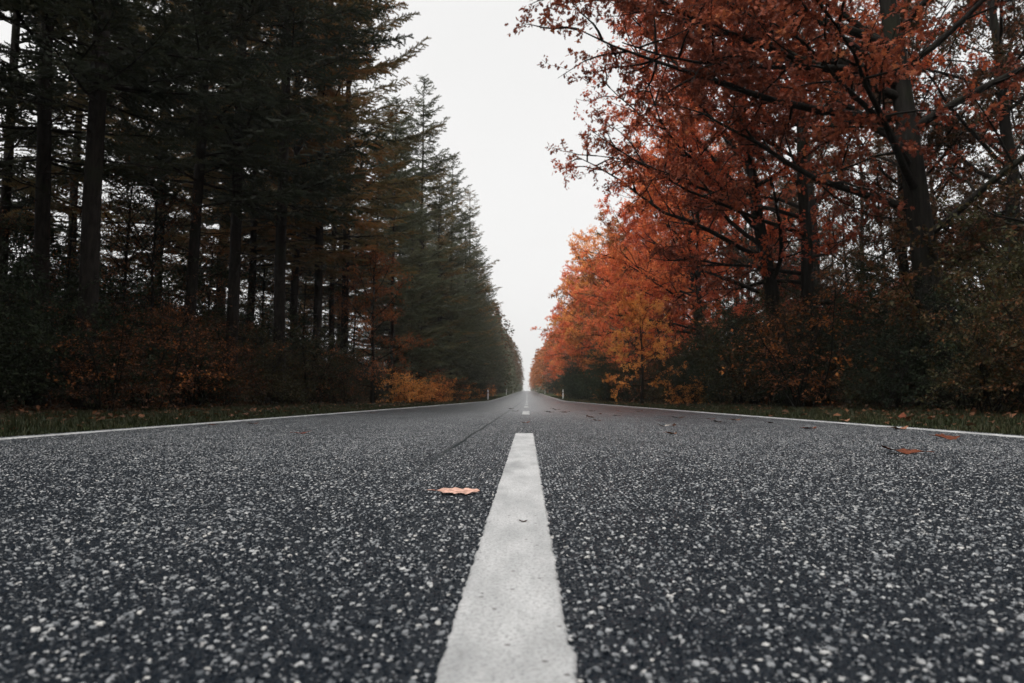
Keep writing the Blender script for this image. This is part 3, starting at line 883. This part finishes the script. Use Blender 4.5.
def fallen(px, py, size, col, label, rz, curl=.25, up=0., z=None, roll=0., cat='leaf'):
    """a lobed oak type leaf with a stalk, curled, resting on the road"""
    rg = np.random.default_rng(int(px * 7 + py * 13))
    if py < 430 and z is None: curl = min(curl, .4); size *= 1.15; up = min(up, .3)
    n = 16
    t = np.linspace(0, 1, n)
    env = np.sin(np.pi * np.clip(t * .93 + .05, 0, 1)) ** .7 * .27
    lob = .55 + .45 * np.cos(t * 2 * np.pi * 3.6 + math.pi) ** 1
    half = env * (.55 + .5 * lob); half[-1] = 0
    V = []; ph = rg.uniform(0, 3, 2); cx = rg.uniform(.3, .6)
    for i in range(n):
        for s in (-1, -.55, 0, .55, 1):
            hw = half[i] * rg.uniform(.9, 1.1)
            yv = s * hw; shift = .07 * abs(s)
            zz = curl * (.9 * abs(s) ** 1.5 * hw * (.35 + .65 * math.sin(t[i] * 5 + ph[0 if s < 0 else 1])) + .8 * (t[i] - cx) ** 2) + rg.normal(0, .005)
            V.append(((t[i] + shift - .5) * size, yv * size, zz * size))
    f = [(i * 5 + j, i * 5 + j + 1, i * 5 + j + 6, i * 5 + j + 5) for i in range(n - 1) for j in range(4)]
    V = np.array(V); low = V[:, 2].min(); V[:, 2] -= low
    V2 = V.copy(); V2[:, 2] -= .0009
    mb = MB(); mb.add(V, f); mb.add(V2, [q[::-1] for q in f])
    p0 = V[2]
    st = np.array([p0, p0 + [-.08 * size, .01 * size, .01 * size], p0 + [-.18 * size, .03 * size, .0]]); st[:, 2] = np.maximum(st[:, 2], .001)
    tube(mb, st, np.array([.0013, .0011, .0013]) * size / .12, 5)
    me = mb.mesh('fallen_leaf', [LM[col]], True)
    o = obj('fallen_leaf', me)
    x, y = pix(px, py)
    o.rotation_euler = (roll, -up, rz)
    bpy.context.view_layer.update()
    zz = min((o.matrix_world.to_3x3() @ Vector(v))[2] for v in V2)
    o.location = (x, y, gz1(y) + (.0045 if z is None else z) - zz)
    tag(o, label, cat, 'fallen leaves on the road')
    return o


fallen(456, 496, .108, 'pink', 'large pale pink leaf lying on the left lane beside the middle line', .10, .10, .0, roll=.2)
fallen(302, 434.5, .12, 'red', 'reddish leaf alone on the left lane, well away from the middle line', .2, .35)
fallen(905, 455, .17, 'rust', 'big curled rust leaf on the right lane close to the right edge line', 2.9, .42, .05)
fallen(946, 441, .15, 'rust', 'flat rust leaf touching the right edge line near the right side of the photo', .05, .35, roll=.25)
fallen(809, 429.5, .12, 'rust', 'brown leaf just inside the right edge line, next after the big curled leaf', .4, .55)
fallen(664, 427, .11, 'pale', 'pale grey curled leaf on the right lane with a dark tip', .3, .5)
fallen(674, 427, .07, 'brown', 'small dark leaf touching the pale grey curled leaf', 1.2, .7, .3)
fallen(671, 435, .10, 'tan', 'tan leaf in front of the pale grey curled leaf', .6, .45)
fallen(590, 418.5, .12, 'brown', 'dark brown leaf standing on edge on the right lane', 2.2, .7, .9)
fallen(597, 421.5, .10, 'rust', 'small rust leaf beside the dark leaf that stands on edge', .4, .5)
fallen(617, 416.5, .11, 'brown', 'small brown leaf farther along the right lane, right of the dark standing leaf', .2, .5)
fallen(620, 412.2, .12, 'red', 'red leaf near the right edge line, beyond the small brown leaf', .2, .5)
fallen(678, 418.8, .15, 'brown', 'dark leaf lying on the right edge line above the pale grey leaf', .1, .5)
fallen(711, 420, .10, 'rust', 'small rust leaf by the right edge line, left one of two', .2, .5)
fallen(717, 423, .10, 'brown', 'small brown leaf by the right edge line, right one of two', .5, .5)
fallen(735, 421, .12, 'tan', 'tan leaf lying on the right edge line past the two small leaves', .3, .5)
fallen(556, 410.5, .16, 'brown', 'far dark leaf on the right lane, topmost of three small ones', .1, .5)
fallen(549.5, 413, .14, 'brown', 'far dark leaf on the right lane, left of three small ones', .2, .5)
fallen(565, 413, .14, 'brown', 'far dark leaf on the right lane, right of three small ones', -.2, .5)
fallen(526, 423.5, .075, 'red', 'red leaf in the gap between two middle line dashes', .5, .6)
fallen(511, 409.5, .12, 'brown', 'far dark leaf on the left lane by the middle line, farther of two', .1, .4)
fallen(515, 412, .13, 'brown', 'far dark leaf on the left lane by the middle line, nearer of two', .1, .4)
fallen(523, 526, .018, 'brown', 'tiny brown leaf scrap lying on the nearest middle line dash', .3, .6, z=.0055, cat='leaf scrap')
fallen(212, 426, .09, 'brown', 'dark leaf on the left edge line, left one of three', .1, .6)
fallen(374, 413.8, .14, 'rust', 'rust leaf on the left edge line, right one of three', .1, .6)
fallen(899, 430.5, .14, 'tan', 'tan leaf on the right edge line left of the flat rust leaf', .1, .6)

fallen(639, 412, .13, 'rust', 'small rust leaf on the right edge line beyond the red one', .3, .6)
fallen(592, 411.8, .12, 'brown', 'far small brown leaf on the right lane, beyond the dark standing leaf', .3, .6)
fallen(600, 414.6, .10, 'rust', 'small rust leaf just past the dark standing leaf', 1.3, .6)
fallen(845, 425.0, .12, 'tan', 'tan leaf on the right verge beyond the edge line, left of a bigger rust one', .5, .6, z=.03)
fallen(902, 421.0, .16, 'rust', 'rust leaf tilted up in the grass of the right verge', .9, .5, .35, z=.03)
fallen(770, 424.0, .09, 'brown', 'small dark leaf on the right lane between tan leaf and brown leaf', .8, .6)
fallen(253, 424.6, .09, 'rust', 'small rust leaf on the left edge line, middle one of three', .8, .6)

# ------------------------------------------------------------------ delineator posts
def simple_mat(name, col, rough=.5):
    m, nt = mat(name); g = NT(nt)
    tc = g.n('ShaderNodeTexCoord'); a = g.noise(tc.outputs['Object'], 14, 4)
    c = g.mix(g.maprange(a.outputs[0], .45, .75, 0, .4), tuple(col), tuple(q * .6 for q in col))
    bs = g.n('ShaderNodeBsdfPrincipled'); g.l(c, bs.inputs['Base Color']); bs.inputs['Roughness'].default_value = rough
    out = g.n('ShaderNodeOutputMaterial'); g.l(bs.outputs[0], out.inputs[0]); return m


M['post'] = simple_mat('post_white_plastic', (.72, .72, .70)); M['band'] = simple_mat('post_dark_band', (.38, .38, .37)); M['refl'] = simple_mat('post_reflector', (.35, .12, .05), .2)


def prism(mb, pts, z0, z1, top_slope=0.):
    n = len(pts)
    V = [(x, y, z0) for x, y in pts] + [(x, y, z1 + top_slope * y) for x, y in pts]
    mb.add(V, [(i, (i + 1) % n, n + (i + 1) % n, n + i) for i in range(n)])
    c = len(pts)
    mb.add(V[n:], [(0, i, i + 1) for i in range(1, n - 1)])


pm = MB(); prism(pm, [(-.06, -.03), (0, -.055), (.06, -.03), (.06, .03), (0, .05), (-.06, .03)], -.1, .98, .5)
bm_ = MB(); prism(bm_, [(-.063, -.033), (0, -.058), (.063, -.033), (.063, .033), (0, .053), (-.063, .033)], .62, .80, .35)
rm = MB(); prism(rm, [(-.018, -.066), (.018, -.066), (.018, -.05), (-.018, -.05)], .64, .75)
POST = [('post', pm.mesh('post', [M['post']])), ('band', bm_.mesh('band', [M['band']])), ('reflector', rm.mesh('reflector', [M['refl']]))]
for px, X, lab in ((488, -4.0, 'nearest white marker post on the left verge'), (563, 4.0, 'nearest white marker post on the right verge'),
                   (506.5, -4.0, 'second white marker post along the left verge'), (545, 4.0, 'second white marker post along the right verge'),
                   (513, -4.0, 'third, farthest white marker post along the left verge')):
    x, y = at(px, X)
    o = bpy.data.objects.new('marker_post', None); COL.objects.link(o); o.location = (x, y, gz1(y) - .02); tag(o, lab, 'marker post', 'white marker posts along the road')
    for nm, me in POST:
        c = bpy.data.objects.new(nm, me); COL.objects.link(c); c.parent = o

# ------------------------------------------------------------------ haze
HZ = dict(x=(-330, 330), y=(-90, 905), z=(-25, 42))
mb = MB()
X0, X1 = HZ['x']; Y0, Y1 = HZ['y']; Z0, Z1 = HZ['z']
mb.add([(X0, Y0, Z0), (X1, Y0, Z0), (X1, Y1, Z0), (X0, Y1, Z0), (X0, Y0, Z1), (X1, Y0, Z1), (X1, Y1, Z1), (X0, Y1, Z1)],
       [(3, 2, 1, 0), (4, 5, 6, 7), (0, 1, 5, 4), (1, 2, 6, 5), (2, 3, 7, 6), (3, 0, 4, 7)])
hm, nt = mat('haze'); g = NT(nt)
pv = g.n('ShaderNodeVolumePrincipled'); pv.inputs['Color'].default_value = (.93, .95, .97, 1); pv.inputs['Density'].default_value = .0003
out = g.n('ShaderNodeOutputMaterial'); g.l(pv.outputs[0], out.inputs['Volume'])
tag(obj('haze', mb.mesh('haze', [hm])), kind='stuff')

# ------------------------------------------------------------------ sky and sun
SUN_EL, SUN_AZ = R(48), R(232)      # azimuth measured from +Y, clockwise: behind the camera on the left, veiled by cloud
w = bpy.data.worlds.new('World'); SC.world = w; w.use_nodes = True
nt = w.node_tree; nt.nodes.clear(); g = NT(nt)
sky = g.n('ShaderNodeTexSky'); sky.sky_type = 'NISHITA'; sky.sun_disc = False
sky.sun_elevation = SUN_EL; sky.sun_rotation = SUN_AZ; sky.dust_density = 6; sky.air_density = 1; sky.ozone_density = 1
hs = g.n('ShaderNodeHueSaturation'); hs.inputs['Saturation'].default_value = .07; g.l(sky.outputs[0], hs.inputs['Color'])
tc = g.n('ShaderNodeTexCoord'); sx = g.n('ShaderNodeSeparateXYZ'); g.l(tc.outputs['Generated'], sx.inputs[0])
cie = g.maprange(sx.outputs[2], .50, .97, 1.0, 3.6)      # overcast: brighter overhead than at the horizon
cl = g.noise(tc.outputs['Generated'], 2.2, 4, .5)
cie = g.math('MULTIPLY', cie, g.math('MULTIPLY_ADD', cl.outputs[0], .12, .94))
flat = g.mix(.72, hs.outputs[0], (4.78, 4.74, 4.68))
col = g.mix(1.0, flat, cie, 'MULTIPLY')
bg = g.n('ShaderNodeBackground'); bg.inputs['Strength'].default_value = .15; g.l(col, bg.inputs['Color'])
wo = g.n('ShaderNodeOutputWorld'); g.l(bg.outputs[0], wo.inputs[0])

ld = bpy.data.lights.new('sun', 'SUN'); ld.energy = 1.5; ld.angle = R(45); ld.color = (1, .97, .93)
sun = bpy.data.objects.new('sun', ld); COL.objects.link(sun)
sd = Vector((math.sin(SUN_AZ) * math.cos(SUN_EL), math.cos(SUN_AZ) * math.cos(SUN_EL), math.sin(SUN_EL)))
sun.rotation_euler = (-sd).to_track_quat('-Z', 'Y').to_euler()

# ------------------------------------------------------------------ camera and render
cd = bpy.data.cameras.new('camera'); cam = bpy.data.objects.new('camera', cd); COL.objects.link(cam)
cam.location = CAM; cam.rotation_euler = (math.pi / 2 + PITCH, 0, YAW)
cd.sensor_width = 36; cd.lens = F / 1024 * 36; cd.clip_start = .02; cd.clip_end = 3000
cd.dof.use_dof = True; cd.dof.focus_distance = 2.6; cd.dof.aperture_fstop = 6.3
SC.camera = cam
vs = SC.view_settings; vs.view_transform = 'Standard'; vs.look = 'None'; vs.gamma = 1; vs.exposure = 0.53; vs.use_curve_mapping = False
cy = SC.cycles
cy.max_bounces = 6; cy.diffuse_bounces = 3; cy.glossy_bounces = 2; cy.transmission_bounces = 4; cy.volume_bounces = 1; cy.transparent_max_bounces = 4
cy.use_denoising = True
try:
    cy.denoiser = 'OPENIMAGEDENOISE'; cy.denoising_prefilter = 'ACCURATE'; cy.denoising_input_passes = 'RGB_ALBEDO_NORMAL'
except Exception:
    pass
cy.sample_clamp_indirect = 6
cy.caustics_reflective = False; cy.caustics_refractive = False
